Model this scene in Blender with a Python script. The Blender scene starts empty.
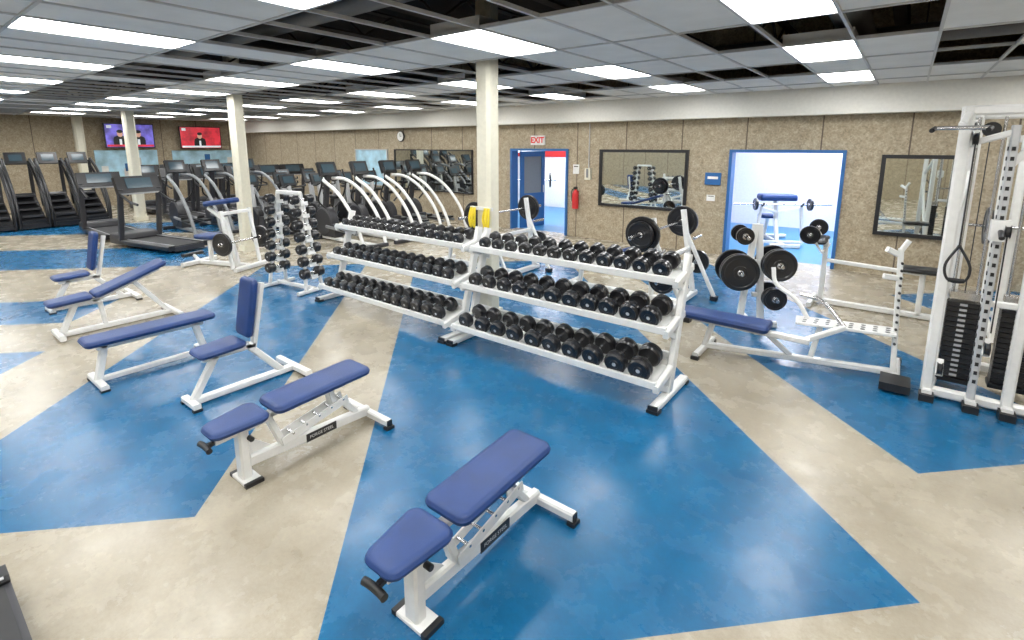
import bpy, math, random
from mathutils import Vector, Matrix, Euler
random.seed(7)
sc=bpy.context.scene
COL=sc.collection
V=Vector
# ------------------------------------------------------------------ materials
def new_mat(name):
    m=bpy.data.materials.new(name); m.use_nodes=True
    return m,m.node_tree,m.node_tree.nodes["Principled BSDF"]
def simple(name,col,rough=.5,metal=0,coat=0,noise=0,nscale=20,bump=0,bscale=200,emis=0):
    m,nt,b=new_mat(name)
    b.inputs["Roughness"].default_value=rough; b.inputs["Metallic"].default_value=metal
    b.inputs["Coat Weight"].default_value=coat
    tc=nt.nodes.new("ShaderNodeTexCoord")
    n=nt.nodes.new("ShaderNodeTexNoise"); n.inputs["Scale"].default_value=nscale; n.inputs["Detail"].default_value=4
    nt.links.new(tc.outputs["Object"],n.inputs["Vector"])
    r=nt.nodes.new("ShaderNodeValToRGB")
    k=noise if noise else .04
    r.color_ramp.elements[0].position=.3; r.color_ramp.elements[1].position=.7
    r.color_ramp.elements[0].color=tuple(c*(1-k) for c in col)+(1,)
    r.color_ramp.elements[1].color=tuple(min(1,c*(1+k)) for c in col)+(1,)
    nt.links.new(n.outputs["Fac"],r.inputs[0]); nt.links.new(r.outputs[0],b.inputs["Base Color"])
    if bump:
        n2=nt.nodes.new("ShaderNodeTexNoise"); n2.inputs["Scale"].default_value=bscale
        nt.links.new(tc.outputs["Object"],n2.inputs["Vector"])
        bp=nt.nodes.new("ShaderNodeBump"); bp.inputs["Strength"].default_value=bump; bp.inputs["Distance"].default_value=.01
        nt.links.new(n2.outputs["Fac"],bp.inputs["Height"]); nt.links.new(bp.outputs[0],b.inputs["Normal"])
    if emis:
        nt.links.new(r.outputs[0],b.inputs["Emission Color"]); b.inputs["Emission Strength"].default_value=emis
    return m
M={}
M['white']=simple("white_powder_coat",(.78,.78,.76),.32,coat=.3)
M['blue']=simple("blue_vinyl",(.007,.038,.165),.42,noise=.12,nscale=8,bump=.12,bscale=300)
M['rubber']=simple("black_rubber",(.012,.012,.013),.45,noise=.2)
M['black']=simple("black_plastic",(.014,.014,.016),.35)
M['head']=simple("black_urethane",(.008,.008,.010),.28,coat=.3)
M['dgrey']=simple("dark_grey_plastic",(.035,.035,.04),.4)
M['grey']=simple("grey_plastic",(.22,.23,.24),.4)
M['lgrey']=simple("light_grey_plastic",(.5,.51,.52),.4)
M['steel']=simple("brushed_steel",(.62,.62,.63),.25,metal=1)
M['cream']=simple("cream_paint",(.70,.67,.55),.5)
M['creamw']=simple("cream_white_paint",(.74,.72,.66),.6)
M['wallwhite']=simple("white_wall_paint",(.80,.80,.80),.6)
M['lav']=simple("pale_lavender_paint",(.70,.72,.84),.6)
M['red']=simple("red_paint",(.55,.03,.03),.4)
M['dblue']=simple("door_frame_blue",(.02,.12,.34),.4)
M['yellow']=simple("yellow_rubber",(.8,.62,.03),.4)
M['tile']=simple("ceiling_tile_mineral",(.78,.78,.765),.9,noise=.05,nscale=3,bump=.2,bscale=150)
M['grid']=simple("ceiling_grid_metal",(.55,.55,.55),.5)
M['plenum']=simple("plenum_dark",(.020,.014,.012),.9,noise=.4,nscale=1.5)
M['joist']=simple("joist_steel",(.05,.035,.03),.7)
M['duct']=simple("duct_metal",(.16,.15,.14),.5,metal=.5)
M['carpet']=simple("annex_blue_floor",(.03,.19,.40),.35)
M['paper']=simple("poster_paper",(.40,.62,.74),.7,noise=.3,nscale=3)
M['paperw']=simple("white_paper",(.75,.75,.73),.7,noise=.1,nscale=9)
M['skin']=simple("screen_skin",(.62,.36,.26),.5,emis=.5)
M['scrp']=simple("screen_purple",(.12,.10,.42),.3,noise=.6,nscale=3,emis=.8)
M['scrr']=simple("screen_red",(.55,.03,.05),.3,noise=.5,nscale=3,emis=.6)
M['scrw']=simple("screen_white",(.7,.75,.8),.3,emis=.5)
M['lcd']=simple("console_display",(.05,.08,.10),.15,emis=.1)
M['exit']=simple("exit_red",(.75,.01,.01),.4)
m,nt,b=new_mat("mirror_glass"); b.inputs["Metallic"].default_value=1; b.inputs["Roughness"].default_value=.02; b.inputs["Base Color"].default_value=(.72,.76,.74,1); M['mirror']=m
def emit(name,col,s):
    m,nt,b=new_mat(name); b.inputs["Base Color"].default_value=(.9,.9,.9,1)
    b.inputs["Emission Color"].default_value=col+(1,); b.inputs["Emission Strength"].default_value=s; return m
M['lamp']=emit("fluorescent_diffuser",(.99,.99,.975),17.5)
M['lampa']=emit("annex_diffuser",(.93,.95,1),40)

def concrete_wall(name,axis):
    m,nt,b=new_mat(name); N=nt.nodes; Lk=nt.links
    g=N.new("ShaderNodeNewGeometry"); sep=N.new("ShaderNodeSeparateXYZ"); Lk.new(g.outputs["Position"],sep.inputs[0])
    v=N.new("ShaderNodeTexVoronoi"); v.inputs["Scale"].default_value=38; Lk.new(g.outputs["Position"],v.inputs["Vector"])
    n=N.new("ShaderNodeTexNoise"); n.inputs["Scale"].default_value=8; n.inputs["Detail"].default_value=12; n.inputs["Roughness"].default_value=.85; Lk.new(g.outputs["Position"],n.inputs["Vector"])
    r1=N.new("ShaderNodeValToRGB"); e=r1.color_ramp.elements
    e[0].position=.34; e[0].color=(.33,.265,.175,1); e[1].position=.66; e[1].color=(.56,.485,.36,1)
    Lk.new(n.outputs["Fac"],r1.inputs[0])
    r2=N.new("ShaderNodeValToRGB"); e=r2.color_ramp.elements
    e[0].position=.1; e[0].color=(.68,.67,.65,1); e[1].position=.8; e[1].color=(1.0,1.0,1.0,1)
    Lk.new(v.outputs["Color"],r2.inputs[0])
    mx=N.new("ShaderNodeMix"); mx.data_type='RGBA'; mx.blend_type='MULTIPLY'; mx.inputs[0].default_value=1
    Lk.new(r1.outputs[0],mx.inputs[6]); Lk.new(r2.outputs[0],mx.inputs[7])
    md=N.new("ShaderNodeMath"); md.operation='PINGPONG'; md.inputs[1].default_value=.61
    Lk.new(sep.outputs[axis],md.inputs[0])
    lt=N.new("ShaderNodeMath"); lt.operation='LESS_THAN'; lt.inputs[1].default_value=.011; Lk.new(md.outputs[0],lt.inputs[0])
    m2=N.new("ShaderNodeMix"); m2.data_type='RGBA'; Lk.new(lt.outputs[0],m2.inputs[0]); Lk.new(mx.outputs[2],m2.inputs[6]); m2.inputs[7].default_value=(.13,.10,.075,1)
    Lk.new(m2.outputs[2],b.inputs["Base Color"]); b.inputs["Roughness"].default_value=.85
    bp=N.new("ShaderNodeBump"); bp.inputs["Strength"].default_value=.3; bp.inputs["Distance"].default_value=.01
    Lk.new(v.outputs["Distance"],bp.inputs["Height"]); Lk.new(bp.outputs[0],b.inputs["Normal"])
    return m
M['wallx']=concrete_wall("aggregate_concrete_x",0)
M['wally']=concrete_wall("aggregate_concrete_y",1)

def floor_mat():
    m,nt,b=new_mat("polished_concrete_floor"); N=nt.nodes; Lk=nt.links
    g=N.new("ShaderNodeNewGeometry"); sep=N.new("ShaderNodeSeparateXYZ"); Lk.new(g.outputs["Position"],sep.inputs[0])
    def mth(op,a,c=None):
        x=N.new("ShaderNodeMath"); x.operation=op
        for i,s in enumerate((a,c)):
            if s is None: continue
            if isinstance(s,(int,float)): x.inputs[i].default_value=s
            else: Lk.new(s,x.inputs[i])
        return x.outputs[0]
    U=mth('ADD',sep.outputs[0],sep.outputs[1]); Wd=mth('SUBTRACT',sep.outputs[1],sep.outputs[0])
    rects=[(-.87,3.10,2.55,13),(-4.72,-2.15,4.02,13.2),(4.33,6.7,3.77,12.6),(-30,-6.05,4,7.97),(-30,-6.6,9.3,10.7),(-30,-6.6,13.6,16.2),(-30,-5.0,19.0,21.6),(9.0,12,2,9)]
    acc=None
    for (a,c,d,e) in rects:
        k=mth('MULTIPLY',mth('MULTIPLY',mth('GREATER_THAN',U,a),mth('LESS_THAN',U,c)),mth('MULTIPLY',mth('GREATER_THAN',Wd,d),mth('LESS_THAN',Wd,e)))
        acc=k if acc is None else mth('MAXIMUM',acc,k)
    def noise(s,d,rg,c0,c1,p0=.3,p1=.7):
        n=N.new("ShaderNodeTexNoise"); n.inputs["Scale"].default_value=s; n.inputs["Detail"].default_value=d; n.inputs["Roughness"].default_value=rg
        Lk.new(g.outputs["Position"],n.inputs["Vector"])
        r=N.new("ShaderNodeValToRGB"); r.color_ramp.elements[0].position=p0; r.color_ramp.elements[1].position=p1
        r.color_ramp.elements[0].color=c0+(1,); r.color_ramp.elements[1].color=c1+(1,)
        Lk.new(n.outputs["Fac"],r.inputs[0]); return r.outputs[0],n
    beige,n1=noise(1.6,11,.72,(.30,.262,.195),(.43,.385,.30),.36,.62)
    bl,n2=noise(2.2,11,.74,(.004,.092,.225),(.010,.140,.310),.36,.64)
    mx=N.new("ShaderNodeMix"); mx.data_type='RGBA'; Lk.new(acc,mx.inputs[0]); Lk.new(beige,mx.inputs[6]); Lk.new(bl,mx.inputs[7])
    sp=N.new("ShaderNodeTexNoise"); sp.inputs["Scale"].default_value=45; sp.inputs["Detail"].default_value=6; sp.inputs["Roughness"].default_value=.8; Lk.new(g.outputs["Position"],sp.inputs["Vector"])
    sr=N.new("ShaderNodeValToRGB"); sr.color_ramp.elements[0].position=.35; sr.color_ramp.elements[0].color=(.84,.84,.84,1); sr.color_ramp.elements[1].position=.6; sr.color_ramp.elements[1].color=(1,1,1,1)
    Lk.new(sp.outputs["Fac"],sr.inputs[0])
    ml=N.new("ShaderNodeMix"); ml.data_type='RGBA'; ml.blend_type='MULTIPLY'; ml.inputs[0].default_value=1
    Lk.new(mx.outputs[2],ml.inputs[6]); Lk.new(sr.outputs[0],ml.inputs[7]); Lk.new(ml.outputs[2],b.inputs["Base Color"])
    n3=N.new("ShaderNodeTexNoise"); n3.inputs["Scale"].default_value=3.5; n3.inputs["Detail"].default_value=9; n3.inputs["Roughness"].default_value=.65; Lk.new(g.outputs["Position"],n3.inputs["Vector"])
    mr=N.new("ShaderNodeMapRange"); mr.inputs[1].default_value=.35; mr.inputs[2].default_value=.65; mr.inputs[3].default_value=.21; mr.inputs[4].default_value=.32
    Lk.new(n3.outputs["Fac"],mr.inputs[0]); Lk.new(mr.outputs[0],b.inputs["Roughness"])
    b.inputs["Specular IOR Level"].default_value=.42
    bp=N.new("ShaderNodeBump"); bp.inputs["Strength"].default_value=.05; bp.inputs["Distance"].default_value=.01
    Lk.new(n3.outputs["Fac"],bp.inputs["Height"]); Lk.new(bp.outputs[0],b.inputs["Normal"])
    return m
M['floor']=floor_mat()

# ------------------------------------------------------------------ mesh builder
class B:
    def __init__(s): s.v=[];s.f=[];s.m=[];s.s=[];s.mats=[];s.X=Matrix.Identity(4)
    def mi(s,k):
        if k not in s.mats: s.mats.append(k)
        return s.mats.index(k)
    def add(s,vs,fs,k,smooth=False):
        o=len(s.v); s.v+= [s.X@V(p) for p in vs]
        i=s.mi(k)
        for f in fs: s.f.append([o+j for j in f]); s.m.append(i); s.s.append(smooth)
    def box(s,c,d,k,R=None):
        c=V(c); hx,hy,hz=[x/2 for x in d]
        vs=[V((x,y,z)) for x in(-hx,hx) for y in(-hy,hy) for z in(-hz,hz)]
        if R is not None: vs=[R@p for p in vs]
        vs=[p+c for p in vs]
        s.add(vs,[(0,1,3,2),(4,6,7,5),(0,4,5,1),(2,3,7,6),(0,2,6,4),(1,5,7,3)],k)
    def frame(s,p,q,up=None):
        d=(V(q)-V(p)).normalized()
        u=V(up) if up else (V((0,0,1)) if abs(d.z)<.95 else V((0,1,0)))
        x=d.cross(u).normalized(); y=x.cross(d).normalized()
        return d,x,y
    def beam(s,p,q,w,h,k,up=None):
        # rectangular tube with chamfered corners, w sideways, h along 'up'
        p=V(p);q=V(q);d,x,y=s.frame(p,q,up)
        c=min(w,h)*.18
        pr=[(w/2-c,h/2),(w/2,h/2-c),(w/2,-h/2+c),(w/2-c,-h/2),(-w/2+c,-h/2),(-w/2,-h/2+c),(-w/2,h/2-c),(-w/2+c,h/2)]
        vs=[e+x*a+y*b for e in(p,q) for a,b in pr]; n=8
        fs=[(i,(i+1)%n,n+(i+1)%n,n+i) for i in range(n)]+[tuple(range(n))[::-1],tuple(range(n,2*n))]
        s.add(vs,fs,k)
    def lathe(s,p,q,prof,k,seg=16):
        p=V(p);q=V(q);d,x,y=s.frame(p,q)
        cs=[(math.cos(2*math.pi*i/seg),math.sin(2*math.pi*i/seg)) for i in range(seg)]
        for (a,ra),(b,rb) in zip(prof,prof[1:]):
            vs=[p+d*a+(x*c+y*t)*ra for c,t in cs]+[p+d*b+(x*c+y*t)*rb for c,t in cs]
            s.add(vs,[(i,(i+1)%seg,seg+(i+1)%seg,seg+i) for i in range(seg)],k,True)
        for (a,ra) in (prof[0],prof[-1]):
            if ra>1e-4: s.add([p+d*a+(x*c+y*t)*ra for c,t in cs],[tuple(range(seg))],k)
    def cyl(s,p,q,r,k,seg=12):
        L=(V(q)-V(p)).length; c=min(r*.15,L*.2)
        s.lathe(p,q,[(0,r-c),(c,r),(L-c,r),(L,r-c)],k,seg)
    def path(s,pts,r,k,seg=10):
        pts=[V(p) for p in pts]
        n=len(pts); vs=[]
        x=None
        for i,p in enumerate(pts):
            d=(pts[min(i+1,n-1)]-pts[max(i-1,0)]).normalized()
            if x is None:
                u=V((0,0,1)) if abs(d.z)<.9 else V((0,1,0)); x=d.cross(u).normalized()
            else: x=(x-d*x.dot(d)).normalized()
            y=d.cross(x)
            vs+=[p+(x*math.cos(2*math.pi*j/seg)+y*math.sin(2*math.pi*j/seg))*r for j in range(seg)]
        fs=[(i*seg+j,i*seg+(j+1)%seg,(i+1)*seg+(j+1)%seg,(i+1)*seg+j) for i in range(n-1) for j in range(seg)]
        s.add(vs,fs,k,True); s.add(vs[:seg],[tuple(range(seg))],k); s.add(vs[-seg:],[tuple(range(seg))],k)
    def curve(s,pts,r,k,seg=10,res=6):
        P=[V(p) for p in pts]; P=[P[0]*2-P[1]]+P+[P[-1]*2-P[-2]]; out=[]
        for i in range(1,len(P)-2):
            for j in range(res):
                t=j/res; a,b,c,d=P[i-1],P[i],P[i+1],P[i+2]
                out.append(.5*((2*b)+(c-a)*t+(2*a-5*b+4*c-d)*t*t+(3*b-a-3*c+d)*t**3))
        out.append(P[-2]); s.path(out,r,k,seg)
    def pad(s,o,L,w1,w2,th,k,ang=0,axis=0,rad=.05):
        # upholstered pad from o along +y (axis rotation about z), tilted up by ang degrees
        R=Matrix.Rotation(axis,4,'Z')@Matrix.Rotation(math.radians(ang),4,'X')
        T=Matrix.Translation(V(o))@R
        base=[]
        for cx,cy,w,a0 in ((1,L,w2,0),(-1,L,w2,90),(-1,0,w1,180),(1,0,w1,270)):
            for j in range(6):
                a=math.radians(a0+j*18)
                ccx=cx*(w/2-rad); ccy=(cy-rad) if cy>0 else rad
                base.append((ccx,ccy,math.cos(a),math.sin(a)))
        n=len(base); vs=[]
        lay=[(0,.022),(.012,.004),(.02,0),(th*.50,0),(th*.54,-.004),(th*.58,0),(th*.8,.004),(th*.94,.013),(th,.035)]
        for z,ins in lay:
            vs+=[T@V((cx+(rad-ins)*ca,cy+(rad-ins)*sa,z)) for cx,cy,ca,sa in base]
        fs=[(i*n+j,i*n+(j+1)%n,(i+1)*n+(j+1)%n,(i+1)*n+j) for i in range(len(lay)-1) for j in range(n)]
        fs+=[tuple(range(n))[::-1],tuple(range((len(lay)-1)*n,len(lay)*n))]
        s.add(vs,fs,k,True)
    def plate(s,c,ax,r,th,k='head'):
        c=V(c);ax=V(ax).normalized(); p=c-ax*th/2;q=c+ax*th/2
        s.lathe(p,q,[(0,.03),(0,r*.35),(th*.12,r*.38),(th*.12,r*.78),(0,r*.82),(0,r*.96),(th*.15,r),(th*.85,r),(th,r*.96),(th,r*.82),(th*.88,r*.78),(th*.88,r*.38),(th,r*.35),(th,.03)],k,28)
        s.lathe(c-ax*th*.55,c+ax*th*.55,[(0,.001),(0,.035),(th*1.1,.035),(th*1.1,.001)],'steel',14)
    def obj(s,name,loc=(0,0,0),rot=0,parent=None):
        me=bpy.data.meshes.new(name); me.from_pydata([tuple(p) for p in s.v],[],s.f)
        for k in s.mats: me.materials.append(M[k])
        me.polygons.foreach_set("material_index",s.m); me.polygons.foreach_set("use_smooth",s.s); me.update()
        import bmesh
        bm=bmesh.new(); bm.from_mesh(me); bmesh.ops.recalc_face_normals(bm,faces=bm.faces); bm.to_mesh(me); bm.free()
        return place(me,name,loc,rot,parent)
def place(me,name,loc=(0,0,0),rot=0,parent=None):
    o=bpy.data.objects.new(name,me); COL.objects.link(o); o.location=loc; o.rotation_euler=(0,0,math.radians(rot))
    if parent: o.parent=parent
    return o
def boxobj(name,x0,x1,y0,y1,z0,z1,k):
    b=B(); b.box(((x0+x1)/2,(y0+y1)/2,(z0+z1)/2),(x1-x0,y1-y0,z1-z0),k); return b.obj(name)
def text(body,size,loc,rot,k,name,parent=None,ext=.001,off=0):
    cu=bpy.data.curves.new(name,"FONT"); cu.body=body; cu.size=size; cu.align_x='CENTER'; cu.align_y='CENTER'; cu.extrude=ext; cu.offset=off
    cu.materials.append(M[k]); o=bpy.data.objects.new(name,cu); COL.objects.link(o); o.location=loc; o.rotation_euler=rot
    if parent: o.parent=parent
    return o

# ------------------------------------------------------------------ room shell
XL,XR,YN,YB=-22.6,3.6,-5.0,10.35
ZT=4.3; ZC=3.1
boxobj("floor",XL-.2,XR+.2,YN-.2,YB+.2,-.12,0,'floor')
D1=(-8.06,-6.34); D2=(-2.72,-.83); DH=2.07
b=B()
def wb(x0,x1,z0,z1): b.box(((x0+x1)/2,YB+.1,(z0+z1)/2),(x1-x0,.2,z1-z0),'wallx')
wb(XL-.2,D1[0],0,ZT); wb(D1[1],D2[0],0,ZT); wb(D2[1],XR+.2,0,ZT); wb(D1[0],D1[1],DH,ZT); wb(D2[0],D2[1],DH,ZT)
b.obj("wall_back")
boxobj("wall_left",XL-.2,XL,YN-.2,YB,0,ZT,'wally')
boxobj("wall_right",XR,XR+.2,YN-.2,YB,0,ZT,'wally')
boxobj("wall_front",XL,XR,YN-.2,YN,0,ZT,'wallx')
boxobj("trim_bulkhead",XL,XR,YB-.30,YB,2.66,ZC+.02,'creamw')
boxobj("ceiling_slab",XL-.2,XR+.2,YN-.2,YB+.2,ZT,ZT+.1,'plenum')
for n,(a,c) in enumerate((D1,D2),1):
    b=B(); w=.055
    b.box((a+w/2,YB+.09,DH/2),(w,.26,DH),'dblue'); b.box((c-w/2,YB+.09,DH/2),(w,.26,DH),'dblue')
    b.box(((a+c)/2,YB+.09,DH-w/2),(c-a-2*w,.26,w),'dblue')
    b.obj("trim_door_%d"%n)
# ceiling grid
x_off=-1.1; y_off=.9
xs=[x_off+.6*i for i in range(-36,9)]; ys=[y_off+1.2*j for j in range(-5,9)]
tb=B(); gb=B(); lamps=[]
for j,y in enumerate(ys):
    jj=j-5
    y1=min(y+1.2,YB-.3)
    if y<YN: y=YN
    if y1<=y: continue
    for i,x in enumerate(xs):
        ii=i-36
        if x<XL-.01 or x+.6>XR+.01: continue
        cx=x+.3; cy=(y+y1)/2
        if jj%2==0 and ii%4==0:
            lamps.append((cx,cy,(y1-y))); continue
        h=random.random()
        if jj%2==0: op=h<.10
        else:
            op=h<.74
            if jj in (7,): op=False
        if jj<0: op=False
        if jj==5 and ii in(0,1): op=False
        if not op: tb.box((cx,cy,ZC+.012),(.585,y1-y-.015,.02),'tile')
tb.obj("ceiling")
yend=YB-.3
for x in xs:
    if x<XL or x>XR: continue
    gb.box((x,(YN+yend)/2,ZC+.004),(.024,yend-YN,.03),'grid')
for y in ys:
    if y<YN or y>yend: continue
    gb.box(((XL+XR)/2,y,ZC+.003),(XR-XL,.024,.028),'grid')
gb.obj("trim_ceiling_grid")
lb=B()
for (cx,cy,l) in lamps:
    lb.box((cx,cy,ZC+.005),(.55,l-.05,.012),'lamp')
    lb.box((cx,cy,ZC+.06),(.58,l-.02,.09),'grid')
lb.obj("fluorescent_ceiling_light")
b=B()
for i in range(18):
    x=-22+1.45*i
    b.box((x,(YN+YB)/2,3.95),(.12,YB-YN,.02),'joist'); b.box((x,(YN+YB)/2,3.62),(.12,YB-YN,.02),'joist')
    k=0; y=YN
    while y<YB-.6:
        b.beam((x,y,3.62 if k%2 else 3.95),(x,y+.5,3.95 if k%2 else 3.62),.03,.03,'joist'); y+=.5;k+=1
for y in (2.9,5.2,7.6):
    b.cyl((XL+.3,y,3.4),(XR-.3,y,3.4),.11,'duct',16)
b.cyl((-.6,YN+.3,3.42),(-.6,YB-.4,3.42),.16,'duct',18)
b.cyl((-6.9,YN+.3,3.42),(-6.9,YB-.4,3.42),.13,'duct',18)
b.obj("ceiling_ductwork")
for (x,y,w) in ((-4.0,4.68,.22),(-10.65,4.78,.24),(-17.5,4.9,.26),(-22.1,4.75,.26)):
    b=B(); b.beam((x,y,0),(x,y,ZC+.9),w,w,'cream'); b.box((x,y,.06),(w+.03,w+.03,.12),'cream'); b.obj("support_column")

def annex(x0,x1,k,nm,fl):
    boxobj("floor_"+nm,x0,x1,YB+.2,15,-.12,0,fl)
    boxobj("wall_%s_back"%nm,x0,x1,15,15.1,0,3,k)
    boxobj("wall_%s_left"%nm,x0-.1,x0,YB+.2,15.1,0,3,k)
    boxobj("wall_%s_right"%nm,x1,x1+.1,YB+.2,15.1,0,3,k)
    boxobj("ceiling_"+nm,x0-.1,x1+.1,YB+.2,15.1,3,3.1,'wallwhite')
    b=B()
    for yy in (11.6,13.4): b.box(((x0+x1)/2,yy,2.98),(1.8,.6,.03),'lampa')
    b.obj("annex_ceiling_light")
annex(-4.6,1.4,'lav',"annex_weight","carpet")
annex(-12.5,-4.85,'wallwhite',"annex_hall","carpet")
boxobj("trim_red_stripe",-12.4,-4.9,14.97,14.999,1.75,2.3,'red')

def framed(name,x0,x1,z0,z1,inner,fr='black',fw=.06):
    b=B()
    b.box(((x0+x1)/2,YB-.012,(z0+z1)/2),(x1-x0,.022,z1-z0),inner)
    for (xa,xb,za,zb) in ((x0-fw,x0,z0-fw,z1+fw),(x1,x1+fw,z0-fw,z1+fw),(x0,x1,z1,z1+fw),(x0,x1,z0-fw,z0)):
        b.box(((xa+xb)/2,YB-.026,(za+zb)/2),(xb-xa,.05,zb-za),fr)
    return b.obj(name)
framed("wall_mirror",-5.44,-3.56,.86,2.0,'mirror')
framed("wall_mirror",-.28,.62,.74,1.94,'mirror')
framed("wall_mirror",-12.6,-9.4,.85,2.0,'mirror',fw=.03)
framed("framed_wall_poster",-14.6,-13.0,.9,2.0,'paper','lgrey',.03)
b=B()
b.cyl((-12.3,YB-.05,2.42),(-12.3,YB-.001,2.42),.16,'black',24); b.cyl((-12.3,YB-.055,2.42),(-12.3,YB-.045,2.42),.14,'paperw',24)
b.box((-12.3,YB-.06,2.46),(.012,.006,.09),'black'); b.box((-12.27,YB-.06,2.42),(.07,.006,.012),'black'); b.obj("wall_clock")
b=B(); b.box((-7.2,YB-.03,2.27),(.40,.06,.23),'paperw'); e=b.obj("exit_sign")
text("EXIT",.19,(-7.2,YB-.064,2.27),(math.pi/2,0,0),'exit',"exit_letters",e,off=.006)
b=B(); x=-6.07
b.lathe((x,YB-.1,.68),(x,YB-.1,1.2),[(0,.05),(.01,.075),(.36,.075),(.42,.05),(.44,.025),(.47,.025)],'red',18)
b.box((x,YB-.1,1.17),(.05,.09,.05),'black'); b.curve([(x,YB-.1,1.16),(x-.1,YB-.1,1.1),(x-.09,YB-.1,.85)],.012,'black'); b.box((x,YB-.02,.95),(.1,.03,.3),'steel')
b.obj("fire_extinguisher")
b=B(); b.box((-3.0,YB-.015,1.5),(.30,.03,.24),'dblue'); b.box((-3.0,YB-.032,1.52),(.2,.004,.05),'paperw'); b.obj("wall_sign")
b=B(); b.box((-5.78,YB-.04,1.5),(.14,.08,.26),'cream'); b.box((-5.78,YB-.085,1.52),(.05,.02,.2),'grey'); b.cyl((-5.78,YB-.02,1.63),(-5.78,YB-.02,2.64),.012,'lgrey',8); b.obj("wall_phone")
b=B(); b.box((1.5,YB-.03,1.4),(.1,.05,.14),'paperw'); b.obj("light_switch")
for (x,z,w2,h2) in ((-8.75,1.45,.22,.28),(-3.02,1.12,.16,.12),(-6.12,1.6,.16,.22)):
    b=B(); b.box((x,YB-.008,z),(w2,.012,h2),'paperw'); b.box((x,YB-.016,z+h2*.28),(w2*.7,.003,h2*.1),'dgrey'); b.obj("wall_notice")

def tv(y0,y1,z0,z1,bg,alt):
    b=B(); x=XL+.25; yc=(y0+y1)/2; zc=(z0+z1)/2
    b.box((x-.03,yc,zc),(.07,y1-y0,z1-z0),'black'); b.box((x+.006,yc,zc),(.004,y1-y0-.06,z1-z0-.06),bg)
    b.box((x-.15,yc,zc),(.2,.2,.2),'black')
    X=x+.011
    def blob(cy,cz,ry,rz,k,dx=0):
        vs=[(X+dx,cy+ry*math.cos(t*math.pi/10),cz+rz*math.sin(t*math.pi/10)) for t in range(20)]; b.add(vs,[tuple(range(20))],k)
    for cy in ((yc-.3,yc+.25) if alt else (yc-.05,)):
        b.box((X,cy,z0+.17),(.002,.42,.26),'black'); blob(cy,z0+.33,.2,.1,'black',.001)
        b.box((X+.002,cy,z0+.2),(.002,.07,.22),'scrw'); blob(cy,z0+.5,.085,.12,'skin',.003); blob(cy,z0+.58,.09,.06,'black',.004)
    b.box((X+.005,yc,z0+.08),(.002,y1-y0-.1,.07),'scrw' if not alt else 'scrr')
    b.box((X+.005,y0+.15,z1-.12),(.002,.14,.1),'scrw')
    b.obj("wall_television")
tv(5.5,7.0,2.06,2.92,'scrp',True); tv(7.85,9.35,2.02,2.88,'scrr',False)
def lboard(y0,y1,z0,z1,k):
    b=B(); b.box((XL+.016,(y0+y1)/2,(z0+z1)/2),(.03,y1-y0,z1-z0),k)
    for i in range(10):
        b.box((XL+.035,random.uniform(y0+.15,y1-.15),random.uniform(z0+.2,z1-.2)),(.005,.2,.28),random.choice(['paperw','paperw','lgrey','dblue']))
    b.obj("bulletin_board")
lboard(5.2,7.1,.9,1.98,'paper'); lboard(7.6,10.1,.8,1.95,'paper')

# ------------------------------------------------------------------ benches
def adj_bench(name,x,y,back_ang,tag=True,seat_ang=3):
    b=B()
    b.beam((-.09,.27,.012),(.09,.27,.012),.11,.024,'white'); b.box((-.10,.27,.012),(.03,.115,.026),'rubber'); b.box((.10,.27,.012),(.03,.115,.026),'rubber')
    b.beam((0,.26,.02),(0,.26,.37),.09,.065,'white')
    b.add([(s*.006,yy,zz) for s in(-1,1) for yy,zz in((.28,.30),(.28,.16),(.44,.16))],[(0,1,2),(5,4,3),(0,3,4,1),(1,4,5,2),(2,5,3,0)],'white')
    b.beam((0,.27,.12),(0,1.22,.07),.055,.075,'white')
    b.beam((-.27,1.22,.05),(.27,1.22,.05),.055,.055,'white')
    for sx in(-1,1): b.box((sx*.262,1.22,.012),(.05,.065,.024),'rubber'); b.box((sx*.272,1.22,.05),(.006,.045,.045),'black')
    b.beam((0,.10,.35),(0,.46,.365),.06,.05,'white')
    b.beam((0,.44,.35),(0,.52,.13),.06,.045,'white')
    for sx in(-1,1):
        b.beam((sx*.045,.50,.16),(sx*.045,1.02,.27),.010,.06,'white')
    for i in range(5): b.cyl((-.052,.58+.1*i,.19+.021*i),(.052,.58+.1*i,.19+.021*i),.009,'steel',8)
    b.pad((0,.06,.382),.345,.22,.28,.055,'blue',3.5,rad=.06)
    a=math.radians(back_ang); o=V((0,.44,.405))
    dr=V((0,math.cos(a),math.sin(a))); up=V((0,-math.sin(a),math.cos(a)))
    b.beam(o-up*.025,o-up*.025+dr*.62,.06,.04,'white',up=tuple(up))
    for t in(.12,.5): b.beam(o-up*.01+dr*t+V((-.1,0,0)),o-up*.01+dr*t+V((.1,0,0)),.04,.014,'white')
    b.pad(tuple(o),.74,.285,.295,.062,'blue',back_ang,rad=.055)
    mid=o-up*.05+dr*.45
    tgt=V((0,.92,.24))
    for sx in(-1,1): b.beam(mid+V((sx*.035,0,0)),tgt+V((sx*.035,0,0)),.012,.04,'white')
    b.beam((0,.98,.26),(0,1.12,.09),.045,.045,'white')
    b.beam((0,.13,.35),(0,.065,.335),.03,.03,'black'); b.curve([(-.07,.045,.335),(-.03,.05,.335),(.03,.05,.335),(.07,.045,.335)],.018,'rubber',12)
    b.cyl((.04,.29,.3),(.085,.29,.3),.017,'black',12)
    if tag: b.box((.0290,.80,.092),(.004,.24,.06),'black')
    o2=b.obj(name,(x,y,0))
    if tag:
        text("FORGE STEEL",.032,(.0316,.80,.092),(math.pi/2,0,math.pi/2),'white',"label_text",o2,ext=.0003)
    return o2
adj_bench("adjustable_bench",-1.56,1.03,2)
adj_bench("adjustable_bench",-3.2,1.02,2)
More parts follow.
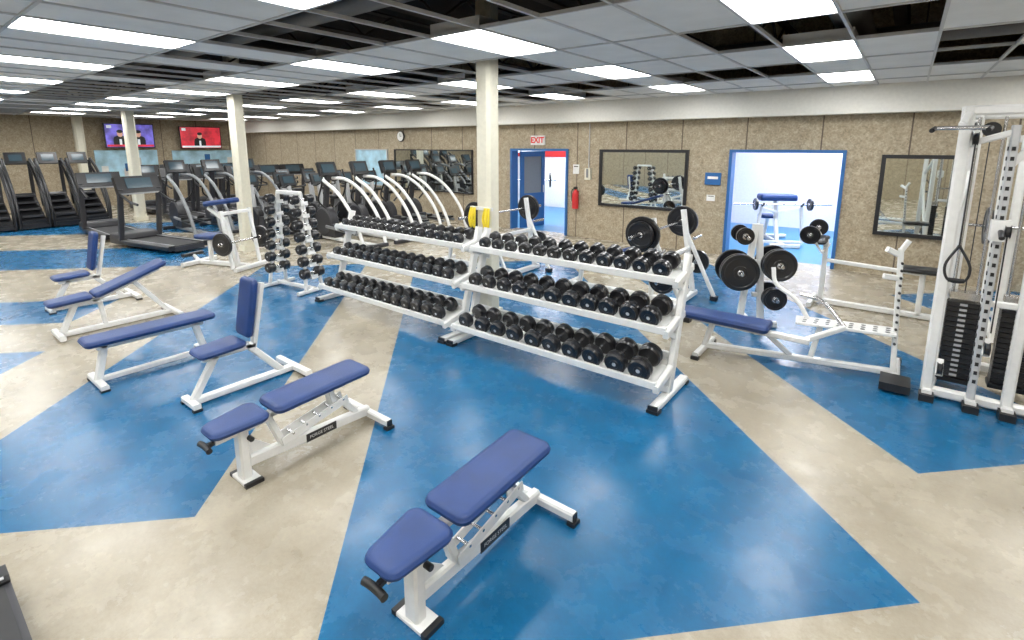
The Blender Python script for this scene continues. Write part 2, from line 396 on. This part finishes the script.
def upright_bench(x,y):
    b=B()
    b.beam((0,.03,.04),(0,.90,.04),.06,.06,'white')
    b.beam((-.28,.90,.045),(.28,.90,.045),.06,.06,'white')
    b.beam((-.13,.0,.04),(.13,.0,.04),.06,.05,'white')
    for sx in(-1,1): b.box((sx*.26,.90,.012),(.05,.07,.024),'rubber'); b.box((sx*.12,0,.010),(.04,.07,.02),'rubber')
    b.beam((0,.02,.05),(0,.22,.38),.055,.06,'white')
    b.beam((0,.78,.05),(0,.48,.40),.055,.06,'white')
    b.beam((0,.12,.38),(0,.55,.38),.055,.055,'white')
    b.pad((0,.06,.405),.38,.26,.29,.055,'blue',3,rad=.05)
    b.beam((0,.54,.36),(0,.66,.93),.055,.045,'white')
    b.pad((0,.50,.48),.52,.25,.26,.06,'blue',80,rad=.05)
    return b.obj("upright_utility_bench",(x,y,0))
upright_bench(-4.50,1.44)
upright_bench(-8.64,1.30)
b=B()
b.beam((0,.10,.36),(0,.98,.36),.06,.06,'white')
for yy,lean in((.14,.06),(.92,-.06)):
    b.beam((0,yy-lean,.03),(0,yy+lean*.3,.36),.06,.06,'white'); b.beam((-.22,yy-lean,.035),(.22,yy-lean,.035),.06,.05,'white')
    for sx in(-1,1): b.box((sx*.2,yy-lean,.010),(.05,.07,.02),'rubber')
b.beam((0,.08,.05),(0,.98,.05),.05,.05,'white')
b.pad((0,0,.39),1.07,.28,.28,.06,'blue',0,rad=.05)
b.obj("flat_bench",(-5.6,1.0,0))
b=B()
b.beam((0,.0,.04),(0,1.15,.04),.06,.06,'white'); b.beam((-.30,1.15,.045),(.30,1.15,.045),.06,.06,'white'); b.beam((-.2,.02,.045),(.2,.02,.045),.06,.06,'white')
b.beam((0,.05,.05),(0,.2,.36),.06,.06,'white'); b.beam((0,1.1,.06),(0,.78,.50),.055,.055,'white'); b.beam((0,.0,.36),(0,.42,.36),.055,.055,'white')
b.beam((0,.36,.36),(0,1.05,.62),.055,.045,'white'); b.beam((0,.45,.06),(0,.42,.38),.05,.05,'white')
for sx in(-1,1): b.box((sx*.28,1.15,.012),(.05,.07,.024),'rubber')
b.pad((0,-.05,.38),.40,.26,.28,.06,'blue',4,rad=.05); b.pad((0,.37,.40),.80,.28,.28,.065,'blue',20,rad=.05)
b.obj("incline_bench",(-7.35,1.12,0))

# ------------------------------------------------------------------ dumbbell racks
TIERS=[(3.74,.24),(3.90,.66),(4.06,1.05)]
def rack(x0,x1,dy=0):
    b=B()
    for x in(x0,x1):
        b.beam((x,3.70+dy,.035),(x,4.42+dy,.035),.08,.055,'white')
        b.box((x,3.72+dy,.014),(.10,.08,.028),'rubber'); b.box((x,4.39+dy,.014),(.10,.07,.028),'rubber'); b.box((x,3.695+dy,.035),(.082,.016,.056),'black')
        b.beam((x,4.02+dy,.05),(x,4.34+dy,1.22),.055,.09,'white',up=(0,1,0))
        for y,z in TIERS:
            y+=dy
            b.beam((x,y-.01,z-.05),(x,y+.38,z+.04),.05,.07,'white')
            b.beam((x,y+.05,z-.05),(x,y+.30,z-.17),.03,.05,'white')
    for y,z in TIERS:
        y+=dy
        b.beam((x0,y,z-.02),(x1,y,z-.02),.03,.065,'white'); b.beam((x0,y+.34,z+.055),(x1,y+.34,z+.055),.03,.065,'white')
        b.add([(x0,y,z-.035),(x1,y,z-.035),(x1,y+.34,z+.035),(x0,y+.34,z+.035),(x0,y,z-.045),(x1,y,z-.045),(x1,y+.34,z+.025),(x0,y+.34,z+.025)],[(0,1,2,3),(7,6,5,4),(0,4,5,1),(2,6,7,3)],'white')
    b.beam((x0,4.12+dy,.35),(x1,4.12+dy,.35),.04,.06,'white')
    return b.obj("dumbbell_rack")
def dumbbell(b,c,ax,r,L,hl):
    c=V(c); ax=V(ax).normalized()
    for s in(-1,1):
        p=c+ax*s*(L/2-hl); q=c+ax*s*(L/2)
        ch=hl*.16
        b.lathe(p,q,[(0,r*.5),(0,r*.86),(ch,r),(hl*.42,r),(hl*.45,r*.95),(hl*.55,r*.95),(hl*.58,r),(hl-ch,r),(hl,r*.84),(hl-.006,r*.78),(hl-.006,r*.42),(hl,r*.38),(hl,.001)],'head',18)
        b.lathe(q-ax*s*.004,q+ax*s*.002,[(0,.001),(0,r*.20),(.005,r*.18),(.006,.001)],'lgrey',10)
    b.cyl(c-ax*(L/2-hl),c+ax*(L/2-hl),.017,'steel',10)
def dbset(x0,x1,ns,rs,dy=0,nm="dumbbell_set"):
    b=B()
    sl=math.atan2(.07,.34)
    ax=V((0,math.cos(sl),math.sin(sl)))
    for (y,z),n,(ra,rb) in zip(TIERS,ns,rs):
        for i in range(n):
            t=(i+.5)/n; x=x0+.05+(x1-x0-.10)*t; r=ra+(rb-ra)*t
            L=.25+(r-.05)*1.5; hl=L*.30
            up=V((0,-math.sin(sl),math.cos(sl)))
            c=V((x,y+dy+.17,z))+up*(r+.003)
            dumbbell(b,c,ax+V((random.uniform(-.07,.07),0,0)),r,L,hl)
    return b.obj(nm)
rack(-3.72,-1.42); dbset(-3.72,-1.42,(10,11,12),((.080,.102),(.074,.092),(.062,.080)))
rack(-6.3,-3.85,.0); dbset(-6.3,-3.85,(13,14,15),((.066,.082),(.058,.074),(.048,.064)),.0)

b=B(); db=B()
b.beam((-.42,-.28,.03),(-.42,.28,.03),.06,.05,'white'); b.beam((.42,-.28,.03),(.42,.28,.03),.06,.05,'white'); b.beam((-.42,0,.05),(.42,0,.05),.06,.05,'white')
for sx in(-1,1):
    b.beam((sx*.42,-.14,.05),(sx*.26,0,1.46),.045,.045,'white'); b.beam((sx*.42,.14,.05),(sx*.26,0,1.46),.045,.045,'white')
    for i in range(7):
        z=.22+.18*i; xx=sx*(.42-.16*(z/1.46))
        b.box((xx,0,z),(.13,.12,.02),'white'); b.box((xx+.05,0,z+.02),(.012,.12,.05),'white'); b.box((xx-.05,0,z+.02),(.012,.12,.05),'white')
        dumbbell(db,(xx,0,z+.075),(0,1,0),.078-.002*i,.36,.11)
b.beam((-.26,0,1.46),(.26,0,1.46),.06,.06,'white')
t=b.obj("vertical_dumbbell_rack",(-7.20,3.88,0),8); d=db.obj("dumbbells",(0,0,0),0,t)

# ------------------------------------------------------------------ bench press stations (behind the racks)
def bench_press(x,y,rot,ang=0,bar=True):
    b=B()
    b.beam((-1.5,0,.05),(.25,0,.05),.07,.08,'white'); b.beam((-1.5,-.28,.05),(-1.5,.28,.05),.07,.08,'white'); b.beam((.2,-.65,.05),(.2,.65,.05),.08,.08,'white')
    for sy in(-1,1):
        b.beam((.2,sy*.55,.05),(.0,sy*.55,1.25),.07,.07,'white'); b.beam((.5,sy*.55,.05),(.05,sy*.55,.95),.05,.05,'white')
        b.beam((.02,sy*.55,1.0),(-.10,sy*.55,1.0),.05,.03,'black'); b.beam((-.10,sy*.55,.99),(-.10,sy*.55,1.06),.05,.02,'black')
        b.cyl((.2,sy*.55,.5),(.2,sy*.85,.5),.022,'steel'); b.cyl((.17,sy*.55,.85),(.17,sy*.85,.85),.022,'steel')
        b.plate((.2,sy*.66,.5),(0,1,0),.17,.045)
        b.box((.5,sy*.55,.03),(.09,.09,.06),'rubber')
    b.beam((.1,-.55,.7),(.1,.55,.7),.05,.06,'white')
    b.beam((-1.35,0,.05),(-1.3,0,.38),.06,.06,'white'); b.beam((-.2,0,.05),(-.2,0,.40+.3*(ang>0)),.06,.06,'white')
    R=math.radians(-90)
    if ang: b.pad((-1.5,0,.40),.38,.28,.28,.07,'blue',4,R); b.pad((-1.12,0,.42),.90,.28,.28,.07,'blue',ang,R)
    else: b.pad((-1.5,0,.40),1.25,.28,.28,.07,'blue',0,R)
    if bar:
        b.cyl((-.06,-1.08,1.06),(-.06,1.08,1.06),.015,'steel',10)
        for sy in(-1,1):
            b.cyl((-.06,sy*.66,1.06),(-.06,sy*1.08,1.06),.025,'steel',12)
            b.plate((-.06,sy*.71,1.06),(0,1,0),.225,.045); b.plate((-.06,sy*.77,1.06),(0,1,0),.17,.04)
    return b.obj("olympic_bench_press",(x,y,0),rot)
bench_press(-2.45,6.6,0,22)
bench_press(-5.2,6.55,0,18)

b=B()
b.beam((-.3,0,.04),(.3,0,.04),.07,.07,'white'); b.beam((0,-.3,.04),(0,.3,.04),.07,.07,'white')
b.beam((-.12,0,.05),(-.02,0,1.25),.07,.07,'white'); b.beam((.12,0,.05),(.02,0,1.25),.07,.07,'white')
for (dx,z,r,n) in ((-.20,.70,.215,2),(.22,.80,.185,2),(.20,.40,.13,2),(-.16,1.12,.10,1)):
    b.beam((0,0,z),(dx,0,z),.05,.05,'white')
    b.cyl((dx,.28,z),(dx,-.28,z),.022,'steel')
    for i in range(n):
        b.plate((dx,-.12-.055*i,z),(0,1,0),r,.045)
    b.plate((dx,.12,z),(0,1,0),r,.045)
b.obj("weight_plate_tree",(-1.30,6.35,0),28)

b=B()
b.pad((-1.80,5.24,.365),.92,.25,.30,.075,'blue',0,math.radians(-90))
b.beam((-1.62,5.24,.35),(-.55,5.30,.32),.06,.06,'white')
b.beam((-1.5,5.27,.05),(-1.42,5.25,.34),.055,.055,'white'); b.beam((-1.5,4.98,.04),(-1.5,5.56,.04),.06,.06,'white')
for sy in (4.98,5.56): b.box((-1.5,sy,.018),(.075,.05,.036),'rubber')
b.beam((-1.5,5.27,.07),(.10,5.66,.07),.06,.06,'white')
b.beam((-.95,5.30,.34),(-.72,5.47,.08),.05,.05,'white')
b.beam((-.60,5.30,.32),(-.30,5.50,.46),.05,.05,'white')
b.beam((.12,5.40,.05),(.12,6.05,.05),.07,.07,'white'); b.box((.12,5.42,.06),(.22,.26,.07),'rubber'); b.box((.12,6.05,.05),(.09,.09,.06),'rubber')
b.beam((.10,5.66,.07),(.04,5.75,1.22),.045,.085,'white',up=(0,1,0))
for i in range(12): b.cyl((.085-.002*i,5.62+.004*i,.35+.068*i),(.075-.002*i,5.77+.004*i,.35+.068*i),.012,'black',8)
b.beam((.07,5.72,.95),(-.06,5.64,.97),.04,.05,'white'); b.beam((.04,5.74,1.16),(-.06,5.66,1.22),.04,.05,'white'); b.beam((.04,5.75,1.20),(.09,5.77,1.30),.04,.04,'white')
b.beam((-.72,5.60,.42),(.08,5.70,.44),.24,.025,'white')
for i in range(8):
    for j in range(3): b.cyl((-.64+.095*i,5.54+.012*i+.065*j,.4325+.0024*i),(-.64+.095*i,5.54+.012*i+.065*j,.4365+.0024*i),.020,'dgrey',10)
b.curve([(-.62,5.66,.43),(-.75,5.7,.60),(-.95,5.75,.72),(-1.0,5.8,.88)],.022,'white')
b.curve([(-.30,5.50,.46),(-.5,5.55,.66),(-.7,5.55,.70)],.02,'steel')
b.beam((-.55,5.52,.10),(-.5,5.60,.42),.05,.05,'white')
b.obj("weight_bench_station")
b=B()
b.beam((-.7,0,.05),(.7,0,.05),.06,.07,'white'); b.beam((-.7,-.3,.04),(-.7,.3,.04),.06,.06,'white'); b.beam((.7,-.3,.04),(.7,.3,.04),.06,.06,'white')
b.beam((-.6,0,.05),(-.6,0,.9),.06,.06,'white'); b.beam((.45,0,.05),(.45,0,.6),.06,.06,'white'); b.beam((-.6,0,.62),(.45,0,.58),.05,.05,'white')
b.pad((.2,0,.60),.42,.26,.3,.06,'black',0,math.radians(-90)); b.pad((-.68,-.28,.86),.56,.2,.2,.06,'black',0,0)
b.beam((-.6,-.35,.78),(-.6,.35,.78),.04,.04,'white'); b.cyl((-.75,-.5,1.0),(-.75,.5,1.0),.014,'steel'); b.plate((-.75,-.4,1.0),(0,1,0),.12,.04); b.plate((-.75,.4,1.0),(0,1,0),.12,.04)
b.beam((-.62,-.3,.78),(-.75,-.3,.98),.03,.03,'white'); b.beam((-.62,.3,.78),(-.75,.3,.98),.03,.03,'white')
b.obj("preacher_curl_bench",(-.15,7.9,0),0)

# ------------------------------------------------------------------ cable machine
b=B()
def post(x,y,z=2.45,w=.085,k='white',h=None): b.beam((x,y,.03),(x,y,z),w,h or w,k)
for x,y in((.34,5.45),(.47,6.35),(1.0,5.45),(1.15,6.35)): post(x,y)
post(.84,5.42,2.35,.07)
post(.62,5.40,2.30,.05,'lgrey',.09)
for i in range(26): b.box((.62,5.352,.25+.075*i),(.022,.006,.03),'black'); b.box((.592,5.40,.25+.075*i),(.006,.03,.03),'black')
for z in(2.42,.06):
    b.beam((.34,5.45,z),(1.0,5.45,z),.075,.075,'white'); b.beam((.47,6.35,z),(1.15,6.35,z),.075,.075,'white'); b.beam((.34,5.45,z),(.47,6.35,z),.075,.075,'white'); b.beam((1.0,5.45,z),(1.15,6.35,z),.075,.075,'white')
for x,y in((.34,5.36),(.62,5.33),(.84,5.34),(1.0,5.36)): b.box((x,y,.03),(.10,.12,.06),'rubber'); b.beam((x,y-.02,.07),(x,y+.12,.07),.07,.04,'white')
for (sx,sy) in((.52,5.80),(.88,5.87)):
    for i in range(15): b.box((sx,sy,.14+.046*i),(.22,.14,.040),'black')
    for i in range(15): b.box((sx,sy-.072,.14+.046*i),(.05,.004,.02),'lgrey')
    b.box((sx,sy,.09),(.24,.16,.04),'rubber'); b.box((sx,sy,.86),(.2,.12,.06),'steel')
    for d in(-.08,.08): b.cyl((sx+d,sy,.05),(sx+d,sy,2.38),.012,'steel')
    b.cyl((sx,sy,.85),(sx,sy,2.3),.004,'black',6)
    for z in(2.28,): b.lathe((sx,sy-.02,z),(sx,sy+.02,z),[(0,.06),(.01,.05),(.03,.05),(.04,.06)],'black',18)
for (px,py,z) in((.40,5.40,2.2),(.66,5.33,1.5),(.66,5.33,.55),(.9,5.35,2.15),(.34,5.6,2.3),(.42,6.0,2.3),(.40,5.35,.3),(.74,5.36,2.28),(.74,5.36,1.95)):
    b.lathe((px-.018,py,z),(px+.018,py,z),[(0,.055),(.008,.045),(.028,.045),(.036,.055)],'black',18); b.beam((px,py,z-.06),(px,py+.08,z+.06),.05,.03,'white')
b.box((.62,5.36,1.5),(.11,.10,.16),'white'); b.cyl((.62,5.30,1.5),(.62,5.2,1.46),.018,'black')
b.cyl((.66,5.30,1.48),(.66,5.27,.7),.005,'black',6); b.cyl((.40,5.35,2.16),(.40,5.33,1.35),.005,'black',6)
b.curve([(.40,5.33,1.36),(.33,5.3,1.2),(.36,5.3,1.08),(.46,5.3,1.08),(.48,5.3,1.2),(.40,5.33,1.36)],.010,'black')
b.cyl((.36,5.3,1.08),(.46,5.3,1.08),.018,'rubber')
b.beam((.34,5.45,1.5),(.47,6.35,1.9),.05,.06,'white'); b.beam((1.0,5.45,.9),(.62,5.42,.9),.04,.05,'white')
b.beam((.47,6.35,.1),(.34,5.47,1.3),.05,.06,'white')
b.beam((.84,5.42,2.3),(.62,5.40,2.0),.05,.05,'white'); b.beam((.34,5.45,2.15),(.62,5.40,2.25),.05,.05,'white')
b.beam((.36,5.48,2.42),(.30,5.22,2.3),.05,.05,'white'); b.cyl((.14,5.2,2.28),(.46,5.16,2.28),.016,'steel')
for dx in(.14,.46): b.cyl((dx,5.2-.04*(dx>.2),2.28),(dx-.02,5.1,2.26),.018,'rubber')
for i,z in enumerate((1.25,1.05,.85)):
    b.cyl((.98,5.38,z),(.98,5.20,z+.03),.012,'steel'); b.curve([(.98,5.22,z+.02),(.95,5.2,z-.12),(.98,5.2,z-.22)],.012,'black')
b.obj("cable_machine")
b=B()
for x,y in((0,0),(0,1.1),(1.2,0),(1.2,1.1)): b.beam((x,y,0.02),(x,y,2.25),.075,.075,'white')
for z in(2.22,.06):
    b.beam((0,0,z),(1.2,0,z),.07,.07,'white'); b.beam((0,1.1,z),(1.2,1.1,z),.07,.07,'white'); b.beam((0,0,z),(0,1.1,z),.07,.07,'white'); b.beam((1.2,0,z),(1.2,1.1,z),.07,.07,'white')
b.cyl((-.4,-.06,1.3),(1.6,-.06,1.3),.015,'steel'); b.plate((-.2,-.06,1.3),(1,0,0),.2,.045); b.plate((1.4,-.06,1.3),(1,0,0),.2,.045)
b.obj("power_rack",(.95,7.4,0))

# annex equipment
b=B()
b.beam((0,-.7,.05),(0,.7,.05),.07,.08,'white'); b.beam((-.5,.65,.05),(.5,.65,.05),.08,.08,'white'); b.beam((-.3,-.65,.05),(.3,-.65,.05),.07,.08,'white')
b.beam((0,-.2,.05),(0,.1,.95),.08,.08,'white'); b.pad((-.38,0.0,.95),.76,.34,.34,.14,'blue',0,math.radians(-90))
b.beam((0,.6,.05),(0,.45,.5),.06,.06,'white'); b.pad((0,.3,.5),.36,.34,.34,.08,'blue',0)
for s in(-1,1):
    b.beam((s*.5,-.25,.05),(s*.4,-.3,.85),.06,.06,'white'); b.beam((s*.5,-.25,.06),(0,-.25,.06),.06,.06,'white'); b.beam((s*.4,-.3,.82),(0,-.1,.7),.05,.05,'white')
    b.beam((s*.4,-.3,.85),(s*.4,-.42,.92),.04,.04,'black')
b.cyl((-1.0,-.36,.9),(1.0,-.36,.9),.015,'steel')
for s in(-1,1): b.plate((s*.55,-.36,.9),(1,0,0),.13,.05)
b.obj("preacher_curl_bench",(-2.2,12.4,0),30)
b=B()
for s in(-.6,.6): b.beam((s,0,0.02),(s,0,2.0),.07,.07,'white'); b.beam((s,-.5,.04),(s,.5,.04),.07,.07,'white')
b.beam((-.6,0,1.96),(.6,0,1.96),.07,.07,'white'); b.cyl((-1,-.08,1.1),(1,-.08,1.1),.015,'steel'); b.plate((-.8,-.08,1.1),(1,0,0),.22,.05); b.plate((.8,-.08,1.1),(1,0,0),.22,.05)
b.pad((0,-1.2,.4),1.1,.28,.28,.07,'blue'); b.beam((0,-1.1,.03),(0,-1.1,.4),.06,.06,'white'); b.beam((0,-.2,.03),(0,-.2,.4),.06,.06,'white')
b.obj("squat_rack",(-9.3,12.6,0),35)
b=B()
b.box((0,.43,.45),(.045,.86,.9),'dblue'); b.box((0,.43,1.93),(.045,.86,.14),'dblue'); b.box((0,.06,1.38),(.045,.12,.96),'dblue'); b.box((0,.80,1.38),(.045,.12,.96),'dblue'); b.box((0,.43,1.38),(.01,.62,.96),'grey')
b.box((.04,.78,1.0),(.04,.03,.2),'steel'); b.obj("door_1",(D1[0]+.12,YB+.24,0),-12)

b=B()
b.box((-4.0,4.555,1.40),(.34,.03,.04),'white')
for i,dx in enumerate((-.14,-.09,.08,.13)):
    b.curve([(-4.0+dx,4.53,1.41),(-4.0+dx-.02,4.51,1.28),(-4.0+dx,4.52,1.17),(-4.0+dx+.02,4.51,1.28),(-4.0+dx+.005,4.53,1.41)],.014,'yellow')
b.obj("resistance_bands")

# ------------------------------------------------------------------ cardio machines (local: user faces -x)
def treadmill_mesh():
    b=B()
    b.box((0,0,.13),(1.75,.52,.05),'rubber'); b.box((0,0,.09),(1.8,.6,.10),'dgrey')
    for s in(-1,1):
        b.beam((-.85,s*.36,.12),(.9,s*.36,.12),.13,.10,'black'); b.beam((-.8,s*.38,.15),(-.62,s*.38,1.25),.07,.10,'dgrey'); b.curve([(-.66,s*.38,1.15),(-.3,s*.38,1.0),(-.05,s*.38,.95)],.025,'black')
        b.beam((-.8,s*.30,.172),(.88,s*.30,.172),.02,.006,'lgrey')
    b.pad((-1.02,-.40,.06),.8,.55,.55,.22,'dgrey',0,0,.1)
    b.box((-.68,0,1.32),(.10,.86,.36),'black',Matrix.Rotation(-.35,3,'Y')); b.box((-.625,0,1.36),(.012,.5,.22),'lcd',Matrix.Rotation(-.35,3,'Y')); b.beam((-.62,-.38,1.15),(-.62,.38,1.15),.05,.05,'lgrey')
    return b
def elliptical_mesh(arch='white'):
    b=B()
    b.beam((-.95,0,.06),(1.0,0,.06),.10,.08,arch); b.beam((-.95,-.32,.05),(-.95,.32,.05),.09,.08,'dgrey'); b.beam((1.0,-.32,.05),(1.0,.32,.05),.09,.08,'dgrey')
    b.lathe((-.75,-.11,.42),(-.75,.11,.42),[(0,.05),(0,.30),(.03,.34),(.19,.34),(.22,.30),(.22,.05)],'dgrey',24)
    b.box((-.6,0,.25),(.6,.2,.3),'dgrey')
    b.beam((-.8,0,.5),(-.62,0,1.5),.09,.12,'dgrey')
    for s in(-1,1):
        b.curve([(1.0,s*.28,.08),(.75,s*.3,.62),(.25,s*.3,1.12),(-.3,s*.28,1.38),(-.62,s*.12,1.42)],.038,arch)
        b.curve([(-.58,s*.12,.75),(-.55,s*.3,.95),(-.38,s*.3,1.3),(-.42,s*.26,1.62)],.02,'black')
        b.beam((-.5,s*.18,.35),(.65,s*.18,.28),.05,.06,'grey'); b.box((.35,s*.18,.34),(.42,.16,.04),'black'); b.box((.14,s*.18,.38),(.03,.16,.08),'black')
    b.box((-.62,0,1.62),(.08,.44,.32),'black',Matrix.Rotation(-.4,3,'Y')); b.box((-.572,0,1.64),(.01,.3,.2),'lcd',Matrix.Rotation(-.4,3,'Y'))
    return b
def bike_mesh():
    b=B()
    b.beam((-.5,0,.06),(.5,0,.06),.10,.08,'dgrey'); b.beam((-.5,-.28,.05),(-.5,.28,.05),.08,.08,'dgrey'); b.beam((.5,-.26,.05),(.5,.26,.05),.08,.08,'dgrey')
    b.lathe((-.25,-.09,.38),(-.25,.09,.38),[(0,.05),(0,.24),(.03,.28),(.15,.28),(.18,.24),(.18,.05)],'black',22)
    b.box((-.05,0,.3),(.5,.14,.3),'dgrey'); b.beam((.15,0,.2),(.32,0,.9),.07,.08,'grey'); b.beam((-.3,0,.5),(-.42,0,1.2),.08,.10,'lgrey')
    b.pad((.30,-.13,.88),.26,.26,.26,.08,'black',0,0,.08); b.box((.16,0,.92),(.2,.1,.05),'black')
    for s in(-1,1):
        b.curve([(-.42,s*.05,1.15),(-.3,s*.22,1.18),(-.1,s*.24,1.2),(-.02,s*.2,1.25)],.018,'black'); b.box((-.18+.1*s,s*.2,.3+.1*s),(.12,.1,.03),'black'); b.beam((-.18,s*.13,.34),(-.18+.1*s,s*.15,.3+.1*s),.02,.03,'steel')
    b.box((-.46,0,1.32),(.08,.38,.28),'black',Matrix.Rotation(-.4,3,'Y')); b.box((-.412,0,1.34),(.01,.26,.17),'lcd',Matrix.Rotation(-.4,3,'Y'))
    return b
def stair_mesh():
    b=B()
    b.box((0,0,.10),(1.3,.60,.12),'black')
    b.add([(x,y,z) for y in(-.24,.24) for x,z in((.60,.15),(-.50,.15),(-.58,.85),(-.42,.88),(.60,.24))],[(0,1,2,3,4),(9,8,7,6,5),(0,5,6,1),(1,6,7,2),(2,7,8,3),(3,8,9,4),(4,9,5,0)],'black')
    for i in range(4): b.box((.45-.22*i,0,.34+.16*i),(.26,.40,.04),'dgrey'); b.box((.34-.22*i,0,.27+.16*i),(.03,.40,.15),'black')
    for s in(-1,1):
        b.curve([(.66,s*.28,.10),(.64,s*.29,.55),(.35,s*.29,1.05),(-.1,s*.29,1.50),(-.52,s*.27,1.78)],.036,'black')
        b.curve([(.50,s*.28,.14),(.42,s*.29,.50),(.10,s*.29,.95),(-.3,s*.29,1.35),(-.58,s*.27,1.60)],.030,'black'); b.beam((-.50,s*.24,.5),(-.62,s*.26,1.74),.05,.08,'black')
    b.box((-.62,0,1.80),(.09,.42,.32),'black',Matrix.Rotation(-.35,3,'Y')); b.box((-.57,0,1.82),(.012,.26,.18),'lcd',Matrix.Rotation(-.35,3,'Y'))
    return b
def series(build,name,locs):
    o=build.obj(name,(locs[0][0],locs[0][1],0),locs[0][2])
    for x,y,r in locs[1:]: place(o.data,name,(x,y,0),r)
series(treadmill_mesh(),"treadmill",[(-2.81,-.725,90),(-12.35,3.8,12),(-14.9,3.6,0),(-16.4,5.8,0),(-16.4,6.7,0),(-16.4,7.6,0),(-16.4,8.5,0),(-16.4,9.4,0),(-19.4,5.9,0),(-19.4,6.8,0),(-19.4,7.7,0),(-19.4,8.6,0)])
series(elliptical_mesh(),"elliptical_trainer",[(-9.7,6.5,0),(-9.7,7.35,0),(-9.7,8.2,0),(-9.7,9.05,0)])
series(elliptical_mesh('grey'),"cross_trainer",[(-14.0,4.95,0),(-14.0,5.8,0),(-14.0,6.7,0)])
series(bike_mesh(),"exercise_bike",[(-12.3,5.9,0),(-12.3,6.7,0),(-12.3,7.5,0),(-12.3,8.3,0),(-12.3,9.1,0),(-13.9,7.6,0),(-13.9,8.4,0),(-13.9,9.2,0),(-11.25,6.3,0),(-11.25,7.1,0),(-11.25,7.9,0),(-11.25,8.7,0)])
series(stair_mesh(),"stair_climber",[(-18.3,2.0,0),(-18.3,2.65,0),(-18.3,3.3,0),(-18.3,3.95,0)])

b=B()
b.beam((-.6,0,.05),(.6,0,.05),.07,.08,'white'); b.beam((-.6,-.35,.05),(-.6,.35,.05),.07,.08,'white'); b.beam((.6,-.35,.05),(.6,.35,.05),.07,.08,'white')
b.beam((.3,0,.05),(.1,0,.9),.08,.08,'white'); b.beam((-.3,0,.05),(-.3,0,.45),.07,.07,'white'); b.beam((.1,0,.85),(-.25,0,1.05),.06,.07,'white')
b.beam((.5,-.3,.05),(.35,-.3,1.05),.05,.06,'white'); b.beam((.5,.3,.05),(.35,.3,1.05),.05,.06,'white'); b.beam((.35,-.3,1.0),(.35,.3,1.0),.05,.06,'white')
b.pad((-.5,0,.5),.42,.34,.34,.08,'blue',0,math.radians(-90)); b.pad((-.25,0,1.08),.62,.26,.26,.09,'blue',8,math.radians(-90))
b.plate((.45,-.42,.5),(0,1,0),.2,.05); b.plate((.45,.42,.5),(0,1,0),.2,.05); b.cyl((.45,-.5,.5),(.45,.5,.5),.02,'steel')
b.beam((-.75,-.2,.18),(-.75,.2,.18),.08,.06,'black'); b.beam((-.6,0,.06),(-.75,0,.18),.05,.05,'white')
b.obj("seated_calf_machine",(-9.55,3.85,0),20)

# ------------------------------------------------------------------ world, camera
w=bpy.data.worlds.new("World"); sc.world=w; w.use_nodes=True; w.node_tree.nodes["Background"].inputs[0].default_value=(.8,.85,1,1); w.node_tree.nodes["Background"].inputs[1].default_value=.3
cam=bpy.data.cameras.new("camera"); co=bpy.data.objects.new("camera",cam); COL.objects.link(co)
cam.sensor_width=36; cam.lens=505/1024*36; cam.shift_y=-84/1024; cam.clip_start=.05
co.location=(0,0,2.15); co.rotation_euler=(math.radians(90-10.18),0,math.radians(37.8))
sc.camera=co
try:
    sc.view_settings.view_transform='Standard'; sc.view_settings.look='None'; sc.view_settings.exposure=0
except Exception: pass
